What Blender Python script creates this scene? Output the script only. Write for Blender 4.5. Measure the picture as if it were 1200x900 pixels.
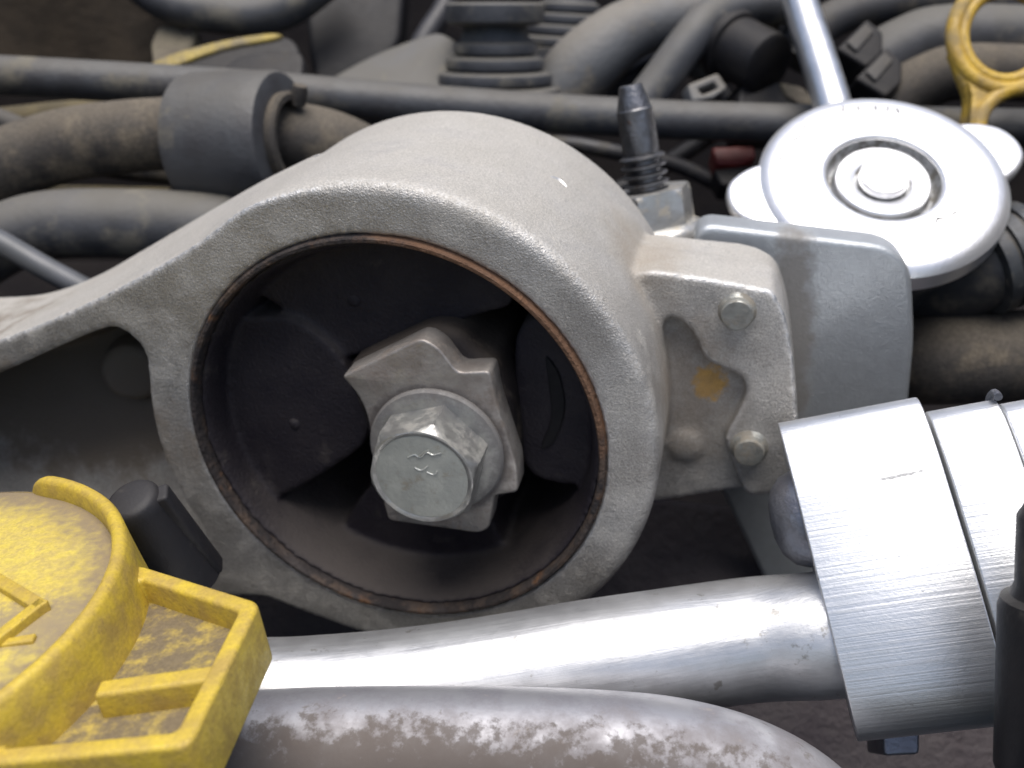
import bpy, bmesh, math, random
from mathutils import Vector, Matrix
R_ = math.radians
random.seed(7)
for o in list(bpy.data.objects): bpy.data.objects.remove(o)
scene = bpy.context.scene
COL = scene.collection

# ------------------------------------------------------------------ camera
PITCH = 30.0                                   # degrees below the horizon
FPX = 1150.0                                   # focal length in pixels of a 1200 px wide picture
cam_d = bpy.data.cameras.new('camera')
cam = bpy.data.objects.new('camera', cam_d); COL.objects.link(cam)
cam.location = (0, 0, 0.40)
cam.rotation_euler = (R_(90 - PITCH), 0, 0)
cam_d.sensor_width = 36.0
cam_d.lens = 36.0 * FPX / 1200.0
cam_d.clip_start = 0.005; cam_d.clip_end = 100.0
cam_d.dof.use_dof = True
cam_d.dof.focus_distance = 0.163
cam_d.dof.aperture_fstop = 20.0
scene.camera = cam
VIEW = Matrix.Translation((0, 0, 0.40)) @ Matrix.Rotation(R_(90 - PITCH), 4, 'X')

# ------------------------------------------------------------------ sky and sun (bright hazy overcast)
SUN_EL, SUN_AZ = 84.0, 170.0                   # azimuth from +Y, clockwise
world = bpy.data.worlds.new('World'); scene.world = world
world.use_nodes = True
wn = world.node_tree.nodes; wl = world.node_tree.links
bg = wn['Background']
sky = wn.new('ShaderNodeTexSky'); sky.sky_type = 'NISHITA'; sky.sun_disc = False
sky.sun_elevation = R_(SUN_EL); sky.sun_rotation = R_(SUN_AZ)
sky.air_density = 1.0; sky.dust_density = 4.0; sky.ozone_density = 1.0
wl.new(sky.outputs[0], bg.inputs[0]); bg.inputs[1].default_value = 0.10
sun_d = bpy.data.lights.new('sun', 'SUN'); sun_d.energy = 2.6; sun_d.angle = R_(48)
sun_d.color = (1.0, 0.975, 0.955)
sun = bpy.data.objects.new('sun', sun_d); COL.objects.link(sun)
_el, _az = R_(SUN_EL), R_(SUN_AZ)
sdir = Vector((math.sin(_az) * math.cos(_el), math.cos(_az) * math.cos(_el), math.sin(_el)))
sun.rotation_euler = sdir.to_track_quat('Z', 'Y').to_euler()
scene.view_settings.view_transform = 'Standard'
scene.view_settings.look = 'None'
scene.view_settings.gamma = 1.0
scene.view_settings.exposure = 0.52
scene.view_settings.use_curve_mapping = False

# ------------------------------------------------------------------ geometry helpers
# lengths are centimetres in a frame at the camera (x right, y up, z back); W() turns them into metres in the world
def W(p): return VIEW @ (Vector(p) * 0.01)
def WN(v): return (VIEW.to_3x3() @ Vector(v)).normalized()
def P(px, py, d): return Vector(((px - 600) / FPX * d, (450 - py) / FPX * d, -d))
class Frame:
    """a plane with an origin, u (right), v (up) and n (towards the viewer)"""
    def __init__(s, c, n, up=(0, 1, 0)):
        s.c = Vector(c); s.n = Vector(n).normalized()
        s.u = Vector(up).cross(s.n).normalized(); s.v = s.n.cross(s.u).normalized()
    def pt(s, u, v, w=0): return s.c + s.u * u + s.v * v + s.n * w
    def uv(s, px, py, w=0):
        r = P(px, py, 1.0); c = s.c + s.n * w
        q = r * (c.dot(s.n) / r.dot(s.n)) - c
        return (q.dot(s.u), q.dot(s.v))
    def poly(s, pts, w=0): return [s.uv(x, y, w) for x, y in pts]
def catmull(pts, n=6, closed=False):
    pts = [Vector(p) for p in pts]; out = []; N = len(pts)
    rng = range(N) if closed else range(N - 1)
    for i in rng:
        if closed: a, b, c, d = pts[i - 1], pts[i], pts[(i + 1) % N], pts[(i + 2) % N]
        else: a, b, c, d = pts[max(i - 1, 0)], pts[i], pts[i + 1], pts[min(i + 2, N - 1)]
        for k in range(n):
            t = k / n
            out.append(0.5 * ((2 * b) + (c - a) * t + (2 * a - 5 * b + 4 * c - d) * t * t + (3 * b - a - 3 * c + d) * t ** 3))
    if not closed: out.append(pts[-1])
    return out
def rounded(pts, r, seg=5):
    """polygon with rounded corners; r is one radius or one for each corner"""
    pts = [Vector((p[0], p[1])) for p in pts]; N = len(pts); out = []
    for i in range(N):
        a, b, c = pts[i - 1], pts[i], pts[(i + 1) % N]
        rr = r[i] if isinstance(r, (list, tuple)) else r
        if rr <= 0: out.append(b); continue
        d1 = (a - b); d2 = (c - b); l = min(d1.length, d2.length) * 0.48
        t = min(rr, l); p1 = b + d1.normalized() * t; p2 = b + d2.normalized() * t
        for k in range(seg + 1):
            s = k / seg; out.append((1 - s) ** 2 * p1 + 2 * s * (1 - s) * b + s * s * p2)
    return out
def circle(r, n=64, c=(0, 0), a0=0.0, a1=2 * math.pi, ry=None):
    full = abs(a1 - a0 - 2 * math.pi) < 1e-6
    m = n if full else n + 1
    return [Vector((c[0] + r * math.cos(a0 + (a1 - a0) * k / n), c[1] + (ry or r) * math.sin(a0 + (a1 - a0) * k / n))) for k in range(m)]
class MB:
    """collects points (centimetres, camera frame) and faces; build() links ONE mesh object"""
    def __init__(s): s.v = []; s.f = []; s.uv = {}
    def add(s, vs, fs, uvs=None):
        o = len(s.v); s.v += [Vector(v) for v in vs]
        for i, f in enumerate(fs):
            if uvs: s.uv[len(s.f)] = uvs[i]
            s.f.append(tuple(o + k for k in f))
        return s
    def tube(s, path, r, seg=20, caps=True, ell=1.0):
        path = [Vector(p) for p in path]; N = len(path)
        rr = r if isinstance(r, (list, tuple)) else [r] * N
        t0 = (path[1] - path[0]).normalized()
        side = t0.cross(Vector((0.13, 0.2, 1))).normalized()
        vs, L = [], 0.0; Ls = []
        for i, p in enumerate(path):
            t = (path[min(i + 1, N - 1)] - path[max(i - 1, 0)]).normalized()
            side = (side - t * side.dot(t)).normalized(); up = t.cross(side)
            if i: L += (p - path[i - 1]).length
            Ls.append(L)
            for k in range(seg):
                a = 2 * math.pi * k / seg
                vs.append(p + side * (math.cos(a) * rr[i]) + up * (math.sin(a) * rr[i] * ell))
        fs, uvs = [], []
        for i in range(N - 1):
            for k in range(seg):
                k2 = (k + 1) % seg
                fs.append((i * seg + k, i * seg + k2, (i + 1) * seg + k2, (i + 1) * seg + k))
                uvs.append([(Ls[i], k / seg), (Ls[i], (k + 1) / seg), (Ls[i + 1], (k + 1) / seg), (Ls[i + 1], k / seg)])
        if caps:
            fs.append(tuple(reversed(range(seg)))); uvs.append([(0, 0)] * seg)
            fs.append(tuple((N - 1) * seg + k for k in range(seg))); uvs.append([(0, 0)] * seg)
        return s.add(vs, fs, uvs)
    def lathe(s, fr, prof, seg=64, c=(0, 0), close=True):
        """profile of (radius, w) turned about the normal of a frame"""
        vs, fs = [], []; rings = []
        for r, w in prof:
            if r < 1e-5: rings.append([len(vs)]); vs.append(fr.pt(c[0], c[1], w))
            else:
                rings.append(list(range(len(vs), len(vs) + seg)))
                for k in range(seg):
                    a = 2 * math.pi * k / seg
                    vs.append(fr.pt(c[0] + r * math.cos(a), c[1] + r * math.sin(a), w))
        for A, B in zip(rings, rings[1:]):
            for k in range(seg):
                k2 = (k + 1) % seg
                if len(A) == 1 and len(B) == 1: continue
                if len(A) == 1: fs.append((A[0], B[k], B[k2]))
                elif len(B) == 1: fs.append((A[k], B[0], A[k2]))
                else: fs.append((A[k], B[k], B[k2], A[k2]))
        return s.add(vs, fs)
    def slab(s, fr, outline, w0, w1, bevel=0.0, holes=(), res=3):
        """a flat plate: outline and holes in (u,v) of a frame, front at w0, back at w1, rounded rims"""
        cu = bpy.data.curves.new('t', 'CURVE'); cu.dimensions = '2D'; cu.fill_mode = 'BOTH'
        bevel = min(bevel, abs(w0 - w1) * 0.49)
        cu.extrude = max(abs(w0 - w1) * 0.5 - bevel, 0); cu.bevel_depth = bevel; cu.bevel_resolution = res
        cu.offset = -bevel
        for loop in [outline] + list(holes):
            sp = cu.splines.new('POLY'); sp.points.add(len(loop) - 1); sp.use_cyclic_u = True
            for p, q in zip(sp.points, loop): p.co = (q[0], q[1], 0, 1)
        ob = bpy.data.objects.new('t', cu); COL.objects.link(ob)
        dg = bpy.context.evaluated_depsgraph_get()
        me = bpy.data.meshes.new_from_object(ob.evaluated_get(dg))
        bm = bmesh.new(); bm.from_mesh(me); bmesh.ops.remove_doubles(bm, verts=bm.verts, dist=1e-4)
        mid = (w0 + w1) / 2
        bm.verts.index_update()
        vs = [fr.pt(v.co.x, v.co.y, v.co.z + mid) for v in bm.verts]
        fs = [tuple(v.index for v in f.verts) for f in bm.faces]
        bm.free(); bpy.data.meshes.remove(me); bpy.data.objects.remove(ob); bpy.data.curves.remove(cu)
        return s.add(vs, fs)
    def build(s, name, mat, parent=None, smooth=35, loc=None, remesh=None, smooth_it=5, normals=True):
        root = None; q = parent
        while q is not None: root = q; q = q.parent
        org = root.location if root else (W(loc) if loc is not None else (W(s.v[0]) if s.v else Vector()))
        # for a part, the origin of its thing stays the origin of the mesh
        me = bpy.data.meshes.new(name)
        vs = [W(v) - Vector(org) for v in s.v]
        me.from_pydata(vs, [], s.f); me.update()
        if s.uv:
            lay = me.uv_layers.new(name='UVMap')
            for fi, p in enumerate(me.polygons):
                if fi in s.uv:
                    for li, uv in zip(p.loop_indices, s.uv[fi]): lay.data[li].uv = uv
        bm = bmesh.new(); bm.from_mesh(me)
        if normals: bmesh.ops.recalc_face_normals(bm, faces=bm.faces)
        bm.to_mesh(me); bm.free()
        ob = bpy.data.objects.new(name, me); COL.objects.link(ob)
        if remesh:
            m = ob.modifiers.new('r', 'REMESH'); m.mode = 'VOXEL'; m.voxel_size = remesh * 0.01; m.use_smooth_shade = True
            if smooth_it:
                m = ob.modifiers.new('s', 'SMOOTH'); m.iterations = smooth_it; m.factor = 0.5
            dg = bpy.context.evaluated_depsgraph_get()
            m2 = bpy.data.meshes.new_from_object(ob.evaluated_get(dg)); ob.modifiers.clear(); ob.data = m2; me = m2; me.name = name
        me.materials.clear(); me.materials.append(mat)
        if smooth:
            me.polygons.foreach_set('use_smooth', [True] * len(me.polygons))
            if not remesh: me.set_sharp_from_angle(angle=R_(smooth))
        if parent is None: ob.location = org
        else: ob.parent = parent
        return ob
def thing(name, label, cat, at, group=None):
    o = bpy.data.objects.new(name, None); COL.objects.link(o); o.empty_display_size = 0.01
    o.location = W(at); o['label'] = label; o['category'] = cat
    if group: o['group'] = group
    return o
def tag(o, label, cat, group=None):
    o['label'] = label; o['category'] = cat
    if group: o['group'] = group
    return o

# ------------------------------------------------------------------ materials
def mat(name, c1, c2=None, c_scale=2.0, metal=0.0, rough=0.5, rough_var=0.12, bump=0.0, bump_scale=20.0, bump2=0.0, bump2_scale=3.0,
        dust=None, dust_amt=0.0, dust_scale=2.5, dust_rough=0.9, dust_up=0.0, dust_w=0.2, dust_max=1.0, streak=None, spots=(), rings=(), speck=None, edge=None, spec=0.5, coat=0.0, wear=None):
    """c1/c2 mottled; dust = settled dirt (patchy, more on upward faces with dust_up); streak=(vector, amount) brushed lines;
    spots = [(origin, centre, ((axis, half-length)...), colour, amount)] stains, some painted shade, in centimetres"""
    m = bpy.data.materials.new(name); m.use_nodes = True
    N = m.node_tree.nodes; L = m.node_tree.links; b = N['Principled BSDF']
    def nd(t, **k):
        n = N.new(t)
        for a, v in k.items(): setattr(n, a, v)
        return n
    def math_(op, a, bb=None, clamp=False):
        n = nd('ShaderNodeMath', operation=op, use_clamp=clamp)
        for i, x in enumerate((a, bb)):
            if x is None: continue
            if isinstance(x, (int, float)): n.inputs[i].default_value = x
            else: L.new(x, n.inputs[i])
        return n.outputs[0]
    def ramp(x, lo, hi):
        n = nd('ShaderNodeMapRange', clamp=True); n.interpolation_type = 'SMOOTHSTEP'
        L.new(x, n.inputs[0]); n.inputs[1].default_value = lo; n.inputs[2].default_value = hi
        return n.outputs[0]
    def mix(f, a, bb):
        n = nd('ShaderNodeMix', data_type='RGBA')
        if isinstance(f, (int, float)): n.inputs[0].default_value = f
        else: L.new(f, n.inputs[0])
        for i, x in ((6, a), (7, bb)):
            if isinstance(x, tuple): n.inputs[i].default_value = (*x, 1)
            else: L.new(x, n.inputs[i])
        return n.outputs[2]
    tc = nd('ShaderNodeTexCoord')
    vm = nd('ShaderNodeVectorMath', operation='SCALE'); vm.inputs[3].default_value = 100.0
    L.new(tc.outputs['Object'], vm.inputs[0]); co = vm.outputs[0]
    def noise(scale, detail=4, rg=0.55, vec=None):
        n = nd('ShaderNodeTexNoise'); n.inputs['Scale'].default_value = scale; n.inputs['Detail'].default_value = detail
        n.inputs['Roughness'].default_value = rg; L.new(vec or co, n.inputs['Vector']); return n.outputs[0]
    nz = noise(c_scale)
    col = mix(ramp(nz, 0.35, 0.65), c1, c2 or tuple(x * 0.8 for x in c1))
    rgh = math_('ADD', math_('MULTIPLY', math_('SUBTRACT', noise(c_scale * 2.7), 0.5), rough_var * 2), rough, True)
    met = metal
    height = None
    if bump: height = math_('MULTIPLY', noise(bump_scale, 3, 0.6), bump)
    if bump2:
        h2 = math_('MULTIPLY', noise(bump2_scale, 4), bump2)
        height = math_('ADD', height, h2) if height else h2
    if streak:
        ax, amt, fine = streak
        mp = nd('ShaderNodeMapping'); mp.vector_type = 'TEXTURE'
        q = Vector(ax).to_track_quat('X', 'Z').to_euler(); mp.inputs['Rotation'].default_value = q
        L.new(co, mp.inputs[0])
        m2 = nd('ShaderNodeMapping'); m2.inputs['Scale'].default_value = (0.14, fine, fine); L.new(mp.outputs[0], m2.inputs[0])
        sn = noise(1.0, 5, 0.65, m2.outputs[0])
        h2 = math_('MULTIPLY', sn, amt)
        height = math_('ADD', height, h2) if height else h2
        rgh = math_('ADD', rgh, math_('MULTIPLY', math_('SUBTRACT', sn, 0.5), 0.35), True)
        col = mix(math_('MULTIPLY', ramp(sn, 0.5, 0.75), 0.3), col, tuple(x * 0.55 for x in c1))
    if wear:
        wc, ws, lo, hi = wear
        col = mix(ramp(noise(ws, 6, 0.65), lo, hi), col, wc)
    if dust:
        dm = ramp(math_('ADD', noise(dust_scale, 7, 0.65), dust_amt), 0.56 - dust_w / 2, 0.56 + dust_w / 2)
        dm = math_('MULTIPLY', dm, dust_max)
        if dust_up:
            g = nd('ShaderNodeNewGeometry'); sp = nd('ShaderNodeSeparateXYZ'); L.new(g.outputs['Normal'], sp.inputs[0])
            up = ramp(sp.outputs[2], 0.2, 1.0)
            dm = math_('MAXIMUM', math_('MULTIPLY', dm, 1.0 - 0.4 * dust_up), math_('MULTIPLY', up, math_('MULTIPLY', ramp(noise(dust_scale * 0.6, 6, 0.7), 0.1, 0.55), dust_up)))
        col = mix(dm, col, dust)
        rgh = math_('ADD', math_('MULTIPLY', rgh, math_('SUBTRACT', 1.0, dm)), math_('MULTIPLY', dm, dust_rough))
        if metal: met = math_('MULTIPLY', math_('SUBTRACT', 1.0, dm), metal)
    if speck:
        sk = ramp(noise(speck[1], 2, 0.5), 0.3, 0.7)
        hs = nd('ShaderNodeHueSaturation'); hs.inputs['Saturation'].default_value = 1.0
        L.new(col, hs.inputs['Color']); L.new(math_('ADD', math_('MULTIPLY', sk, speck[0] * 2), 1.0 - speck[0]), hs.inputs['Value']); col = hs.outputs[0]
    if edge:
        g2 = nd('ShaderNodeNewGeometry')
        em = ramp(math_('ADD', g2.outputs['Pointiness'], math_('MULTIPLY', math_('SUBTRACT', noise(edge[3], 3), 0.5), edge[4])), edge[1], edge[2])
        col = mix(em, col, edge[0])
        rgh = math_('ADD', math_('MULTIPLY', rgh, math_('SUBTRACT', 1.0, em)), math_('MULTIPLY', em, 0.30))
        met = math_('MAXIMUM', met, math_('MULTIPLY', em, 0.85))
    for org, cen, axn, r0, r1, scol, amt, nsc in rings:
        o = W(org); cw = (W(cen) - o) * 100.0
        sv = nd('ShaderNodeVectorMath', operation='SUBTRACT'); L.new(co, sv.inputs[0]); sv.inputs[1].default_value = cw
        cr = nd('ShaderNodeVectorMath', operation='CROSS_PRODUCT'); L.new(sv.outputs[0], cr.inputs[0]); cr.inputs[1].default_value = WN(axn)
        ln_ = nd('ShaderNodeVectorMath', operation='LENGTH'); L.new(cr.outputs[0], ln_.inputs[0])
        rad_ = math_('ADD', ln_.outputs['Value'], math_('MULTIPLY', math_('SUBTRACT', noise(nsc, 6, 0.7), 0.5), abs(r1 - r0) * 1.6))
        k = math_('MULTIPLY', ramp(rad_, r0, r1), amt)
        col = mix(k, col, scol)
        rgh = math_('ADD', math_('MULTIPLY', rgh, math_('SUBTRACT', 1.0, k)), math_('MULTIPLY', k, 0.85))
        if metal: met = math_('MULTIPLY', math_('SUBTRACT', 1.0, k), met)
    for org, cen, axes, scol, amt, nsc, *soft in spots:
        o = W(org); cw = (W(cen) - o) * 100.0
        sv = nd('ShaderNodeVectorMath', operation='SUBTRACT'); L.new(co, sv.inputs[0]); sv.inputs[1].default_value = cw
        tot = None
        for ax, ln in axes:
            d = nd('ShaderNodeVectorMath', operation='DOT_PRODUCT'); L.new(sv.outputs[0], d.inputs[0]); d.inputs[1].default_value = WN(ax) / ln
            q = math_('POWER', math_('ABSOLUTE', d.outputs['Value']), 2.0)
            tot = math_('ADD', tot, q) if tot else q
        k = math_('SUBTRACT', 1.0, tot, True)
        k = ramp(math_('ADD', math_('MULTIPLY', k, 0.8), math_('MULTIPLY', math_('SUBTRACT', noise(nsc, 6, 0.65), 0.5), math_('MULTIPLY', ramp(k, 0.0, 0.15), 1.2))), *(soft or (0.25, 0.6)))
        k = math_('MULTIPLY', k, amt)
        col = mix(k, col, scol)
        rgh = math_('ADD', math_('MULTIPLY', rgh, math_('SUBTRACT', 1.0, k)), math_('MULTIPLY', k, 0.8))
        if metal: met = math_('MULTIPLY', math_('SUBTRACT', 1.0, k), met)
    L.new(col, b.inputs['Base Color']); L.new(rgh, b.inputs['Roughness'])
    if isinstance(met, (int, float)): b.inputs['Metallic'].default_value = met
    else: L.new(met, b.inputs['Metallic'])
    b.inputs['Specular IOR Level'].default_value = spec
    if coat: b.inputs['Coat Weight'].default_value = coat; b.inputs['Coat Roughness'].default_value = 0.15
    if height:
        bp = nd('ShaderNodeBump'); bp.inputs['Strength'].default_value = 1.0; bp.inputs['Distance'].default_value = 0.01
        L.new(height, bp.inputs['Height']); L.new(bp.outputs[0], b.inputs['Normal'])
    return m

# ================================================================== frames
MOUNT = Frame(P(458, 519, 20.0), (math.sin(R_(-14)) * math.cos(R_(-27)), math.sin(R_(-27)), math.cos(R_(-14)) * math.cos(R_(-27))))
F = MOUNT

# ------------------------------------------------------------------ the engine bay behind and below (the setting)
m_bay = mat('bay_dark', (0.007, 0.006, 0.007), (0.012, 0.010, 0.010), 0.4, rough=0.85, spec=0.15, bump=0.03, bump_scale=3)
m_pad = mat('firewall_pad', (0.045, 0.035, 0.025), (0.030, 0.024, 0.018), 0.5, rough=0.9, spec=0.2, bump=0.04, bump_scale=4, bump2=0.2, bump2_scale=0.3)
def quad(name, a, b, c, d, m, n=1):
    o = MB().add([a, b, c, d], [(0, 1, 2, 3)]).build(name, m, loc=a, smooth=0, normals=False)
    o['kind'] = 'structure'; return o
quad('firewall', P(-1100, -700, 52), P(2300, -700, 52), P(2300, 560, 62), P(-1100, 560, 62), m_bay)
quad('unseen_fender_wall', P(-1100, -700, 40), P(-900, 1500, 40), P(-700, 1500, 12), P(-1500, -900, 12), m_bay)  # unseen left side of the bay, added to cut low sky light
quad('unseen_fender_wall', P(2300, -700, 40), P(2100, 1500, 40), P(1900, 1500, 12), P(2700, -900, 12), m_bay)  # unseen right side, added for the same light blocking
quad('engine_bay_floor', P(-900, 300, 60), P(2100, 300, 60), P(1500, 1500, 26), P(-300, 1500, 26), m_bay)

# ------------------------------------------------------------------ engine mount
mount = thing('engine_mount', 'cast aluminium engine mount with round rubber bushing in the centre', 'engine mount', F.pt(0, -5.4, -3))
ORG = F.pt(0, -5.4, -3)
ear_fr = Frame(F.pt(0, 0, -2.5), F.n)
paint_c = ear_fr.pt(*ear_fr.uv(831, 452, -0.3), -0.3)
m_cast = mat('cast_aluminium', (0.485, 0.468, 0.44), (0.39, 0.37, 0.34), 0.8, metal=0.6, rough=0.42, rough_var=0.08, bump=0.022, bump_scale=30, bump2=0.014, bump2_scale=9, speck=(0.16, 26), edge=((0.66, 0.655, 0.64), 0.508, 0.54, 12, 0.04),
             dust=(0.42, 0.40, 0.36), dust_amt=0.0, dust_scale=1.3, dust_up=0.75, dust_rough=0.7, dust_w=0.3,
             spots=[(ORG, paint_c, ((F.u, 0.5), (F.v, 0.62), (F.n, 1.2)), (0.70, 0.38, 0.04), 0.85, 5.0),
                    (ORG, ear_fr.pt(*ear_fr.uv(800, 470)), ((F.u, 1.7), (F.v, 2.6), (F.n, 2.0)), (0.19, 0.145, 0.10), 0.6, 2.0, 0.05, 0.9),
                    (ORG, F.pt(*F.uv(757, 300, -3.5), -3.5), ((F.u, 1.1), (F.v, 2.4), (F.n, 2.0)), (0.25, 0.20, 0.14), 0.5, 1.5, 0.05, 0.9),
                    (ORG, F.pt(*F.uv(80, 470, -1.6), -1.6), ((F.u, 5.5), (F.v, 2.6), (F.n, 4.0)), (0.17, 0.14, 0.105), 0.95, 1.2, 0.0, 0.5)])  # last spot: brown pocket dust, its dark tone also standing in for recess shade
cb = MB()
cb.lathe(F, [(4.42, 0.0), (5.16, 0.0), (5.28, -0.03), (5.36, -0.08), (5.41, -0.16), (5.43, -0.27), (5.46, -5.8), (5.3, -6.0), (4.42, -6.0), (4.42, 0.0)], 160)
# arm towards the left, with a pocket
top = [(380, 219), (333, 227), (283, 246), (233, 283), (180, 315), (133, 340), (70, 370), (0, 398), (-80, 424), (-190, 446)]
bot = [(-190, 690), (-60, 706), (100, 716), (230, 705), (300, 700), (350, 716), (430, 742), (500, 735)]
armo = [Vector(p) for p in F.poly(top)] 
armo = catmull(armo, 5) + catmull([Vector(p) for p in F.poly(bot)], 4)
# the arm outline closes through the ring, keeping clear of the bore
clo = [Vector((4.9 * math.cos(a), 4.9 * math.sin(a))) for a in [R_(250 - 3 * k) for k in range(0, 47)]]
armo = armo[:] + [p for p in clo if p.x < -0.6]
pocket_px = [(-190, 505), (-60, 462), (0, 438), (67, 408), (112, 389), (135, 385), (155, 397), (169, 415), (174, 450), (178, 487), (193, 540), (214, 585), (238, 628), (225, 672), (140, 690), (0, 685), (-190, 670)]
pocket = catmull([Vector(p) for p in F.poly(pocket_px)], 5, closed=True)
cb.slab(F, armo, -0.002, -2.7, 0, holes=[pocket])
# pocket floor, shallower towards the bottom
pf = Frame(F.pt(-7.0, 1.0, -2.9), F.n + F.v * 0.40 + F.u * 0.02)
big = [F.uv(*p) for p in [(-185, 455), (0, 412), (130, 362), (200, 400), (196, 480), (215, 545), (262, 640), (250, 690), (100, 705), (-185, 680)]]
cb.slab(pf, rounded([(u + 7.0, (v - 1.0)) for u, v in big], 0.3), 0.0, -0.8, 0)
cb.lathe(Frame(F.pt(*F.uv(152, 440, -1.9), -1.9), F.n + F.u * 0.3), [(0, 0.0), (0.55, 0.0), (0.72, -0.12), (0.75, -0.9), (0, -0.9)], 32)
# sloping top of the arm: from the front edge back to a higher rear edge
fa = catmull([F.pt(*F.uv(*p, -0.12), -0.12) for p in [(-190, 446), (-80, 424), (0, 398), (70, 370), (133, 340), (180, 315), (233, 283), (283, 246), (333, 228)]], 5)
fb = catmull([F.pt(*F.uv(*p, -4.0), -4.0) for p in [(-190, 338), (-60, 346), (10, 347), (60, 342), (115, 322), (175, 288), (245, 247), (310, 210), (375, 178)]], 5)
vs, fs = [], []
for a, b in zip(fa, fb):
    vs += [a, b, b - F.v * 1.5 + F.n * 0.2, a - F.v * 0.45]
for k in range(len(fa) - 1):
    for m_ in range(4):
        fs.append((k * 4 + m_, (k + 1) * 4 + m_, (k + 1) * 4 + (m_ + 1) % 4, k * 4 + (m_ + 1) % 4))
e = (len(fa) - 1) * 4
fs += [(0, 1, 2, 3), (e + 3, e + 2, e + 1, e)]
cb.add(vs, fs)
# the arm grows thicker where it meets the ring
sh = [Vector(p) for p in F.poly([(420, 219), (333, 228), (283, 247), (235, 283), (185, 313), (163, 342), (190, 380), (232, 430), (240, 520), (262, 610), (320, 700), (430, 738)])]
cb.slab(F, catmull(sh, 4) + [p for p in clo if p.x < -0.6], -0.3, -4.4, 0)
# ear with two pins on the right
E_ = ear_fr
ear_px = [(700, 322), (760, 322), (880, 336), (912, 352), (926, 395), (934, 470), (936, 560), (915, 577), (770, 600), (700, 600)]
cb.slab(E_, rounded(E_.poly(ear_px), [0, 0, .5, .4, .6, .5, .5, .4, .1, 0]), -0.40, -2.6, 0)
lip_px = [(720, 322), (880, 336), (912, 352), (926, 395), (934, 470), (936, 560), (915, 577), (880, 582), (868, 568), (858, 540), (850, 515), (862, 490), (874, 462), (868, 442), (845, 432), (826, 420), (815, 395), (800, 378), (785, 372), (776, 385), (772, 420), (700, 420)]
cb.slab(E_, catmull([Vector(p) for p in E_.poly(lip_px)], 3, closed=True), 0.0, -1.5, 0)
cb.lathe(Frame(E_.pt(*E_.uv(803, 522, -0.4), -0.52), F.n), [(0, 0.26), (0.3, 0.22), (0.55, 0.08), (0.72, -0.12), (0.75, -0.6), (0, -0.6)], 24)
cb.lathe(Frame(E_.pt(*E_.uv(868, 378, 0), 0), F.n), [(0, 0.02), (0.62, 0.02), (0.8, -0.1), (0.82, -0.8), (0, -0.8)], 24)
# shoulder between ring and ear
for R2, wa, wb in ((5.62, -2.9, -5.2), (5.85, -3.15, -5.0), (6.1, -3.35, -4.9)):
    aa = [F.uv(790, y, -2.9) for y in (318, 590)]
    an = [math.atan2(q[1], q[0]) for q in aa]
    cb.slab(F, [Vector((R2 * math.cos(an[1] + (an[0] - an[1]) * k / 12), R2 * math.sin(an[1] + (an[0] - an[1]) * k / 12))) for k in range(13)] + [Vector((4.9 * math.cos(an[0] + (an[1] - an[0]) * k / 12), 4.9 * math.sin(an[0] + (an[1] - an[0]) * k / 12))) for k in range(13)], wa, wb, 0)
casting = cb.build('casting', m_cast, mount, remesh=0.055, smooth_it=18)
# flash line and nicks left on the barrel
m_nick = mat('bare_nick', (0.75, 0.75, 0.74), metal=0.8, rough=0.4)
def barrel(px, py, R=5.44):
    r = P(px, py, 1.0); lo, hi = 14.0, 32.0; prev = None
    t = lo
    while t < hi:
        q = r * t - F.c; w = q.dot(F.n); rad = (q - F.n * w).length
        if rad < R and -6.2 < w < 0.1: return r * t
        t += 0.01
    return r * 24
for pl, rr, mm in (([(645, 207), (655, 211), (664, 219)], 0.035, m_nick), ([(664, 219), (684, 237), (712, 259)], 0.012, None), ([(652, 166), (658, 180), (650, 196)], 0.014, m_nick), ([(540, 170), (565, 177), (595, 186)], 0.008, None)):
    pts = catmull([barrel(*p) for p in pl], 6)
    n = len(pts)
    MB().tube(pts, [rr * (0.35 + 0.65 * math.sin(math.pi * i / (n - 1))) for i in range(n)], 6).build('flash_line', mm or mat('flash_dark', (0.2, 0.18, 0.15), rough=0.8), mount)
# dowel pins in the ear
m_pin = mat('pin_steel', (0.33, 0.335, 0.31), (0.25, 0.25, 0.23), 4, metal=0.6, rough=0.42, bump=0.01, bump_scale=12, dust=(0.21, 0.19, 0.155), dust_amt=0.05, dust_scale=3)
for px, py, w0 in ((864, 364, 0.02), (878, 524, 0.0)):
    u, v = E_.uv(px, py, 0.0)
    fr = Frame(E_.pt(u, v, 0), F.n)
    MB().lathe(fr, [(0.42, -0.1), (0.41, 0.0), (0.36, 0.04), (0.325, 0.08), (0.32, 0.25), (0.30, 0.275), (0.27, 0.28), (0, 0.275)], 40).build('pin', m_pin, mount)
# outer steel sleeve of the bushing
ru = F.pt(4.3 * math.cos(R_(42)), 4.3 * math.sin(R_(42)), 0)
m_rust = mat('rusty_sleeve', (0.050, 0.042, 0.040), (0.095, 0.066, 0.048), 1.6, metal=0.15, rough=0.7, bump=0.06, bump_scale=9,
             wear=((0.17, 0.085, 0.04), 1.3, 0.55, 0.68), dust=(0.025, 0.021, 0.021), dust_amt=0.05, dust_scale=2.0,
             spots=[(ORG, ru, ((F.u + F.v, 2.4), (F.u - F.v, 5.5), (F.n, 3.0)), (0.17, 0.085, 0.042), 0.7, 1.4)])
MB().lathe(F, [(4.43, -0.5), (4.43, -0.06), (4.40, -0.05), (4.39, 0.05), (4.36, 0.075), (4.30, 0.07), (4.27, 0.03), (4.26, -0.15), (4.25, -5.7), (4.43, -5.7)], 160).build('bushing_sleeve', m_rust, mount)
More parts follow.
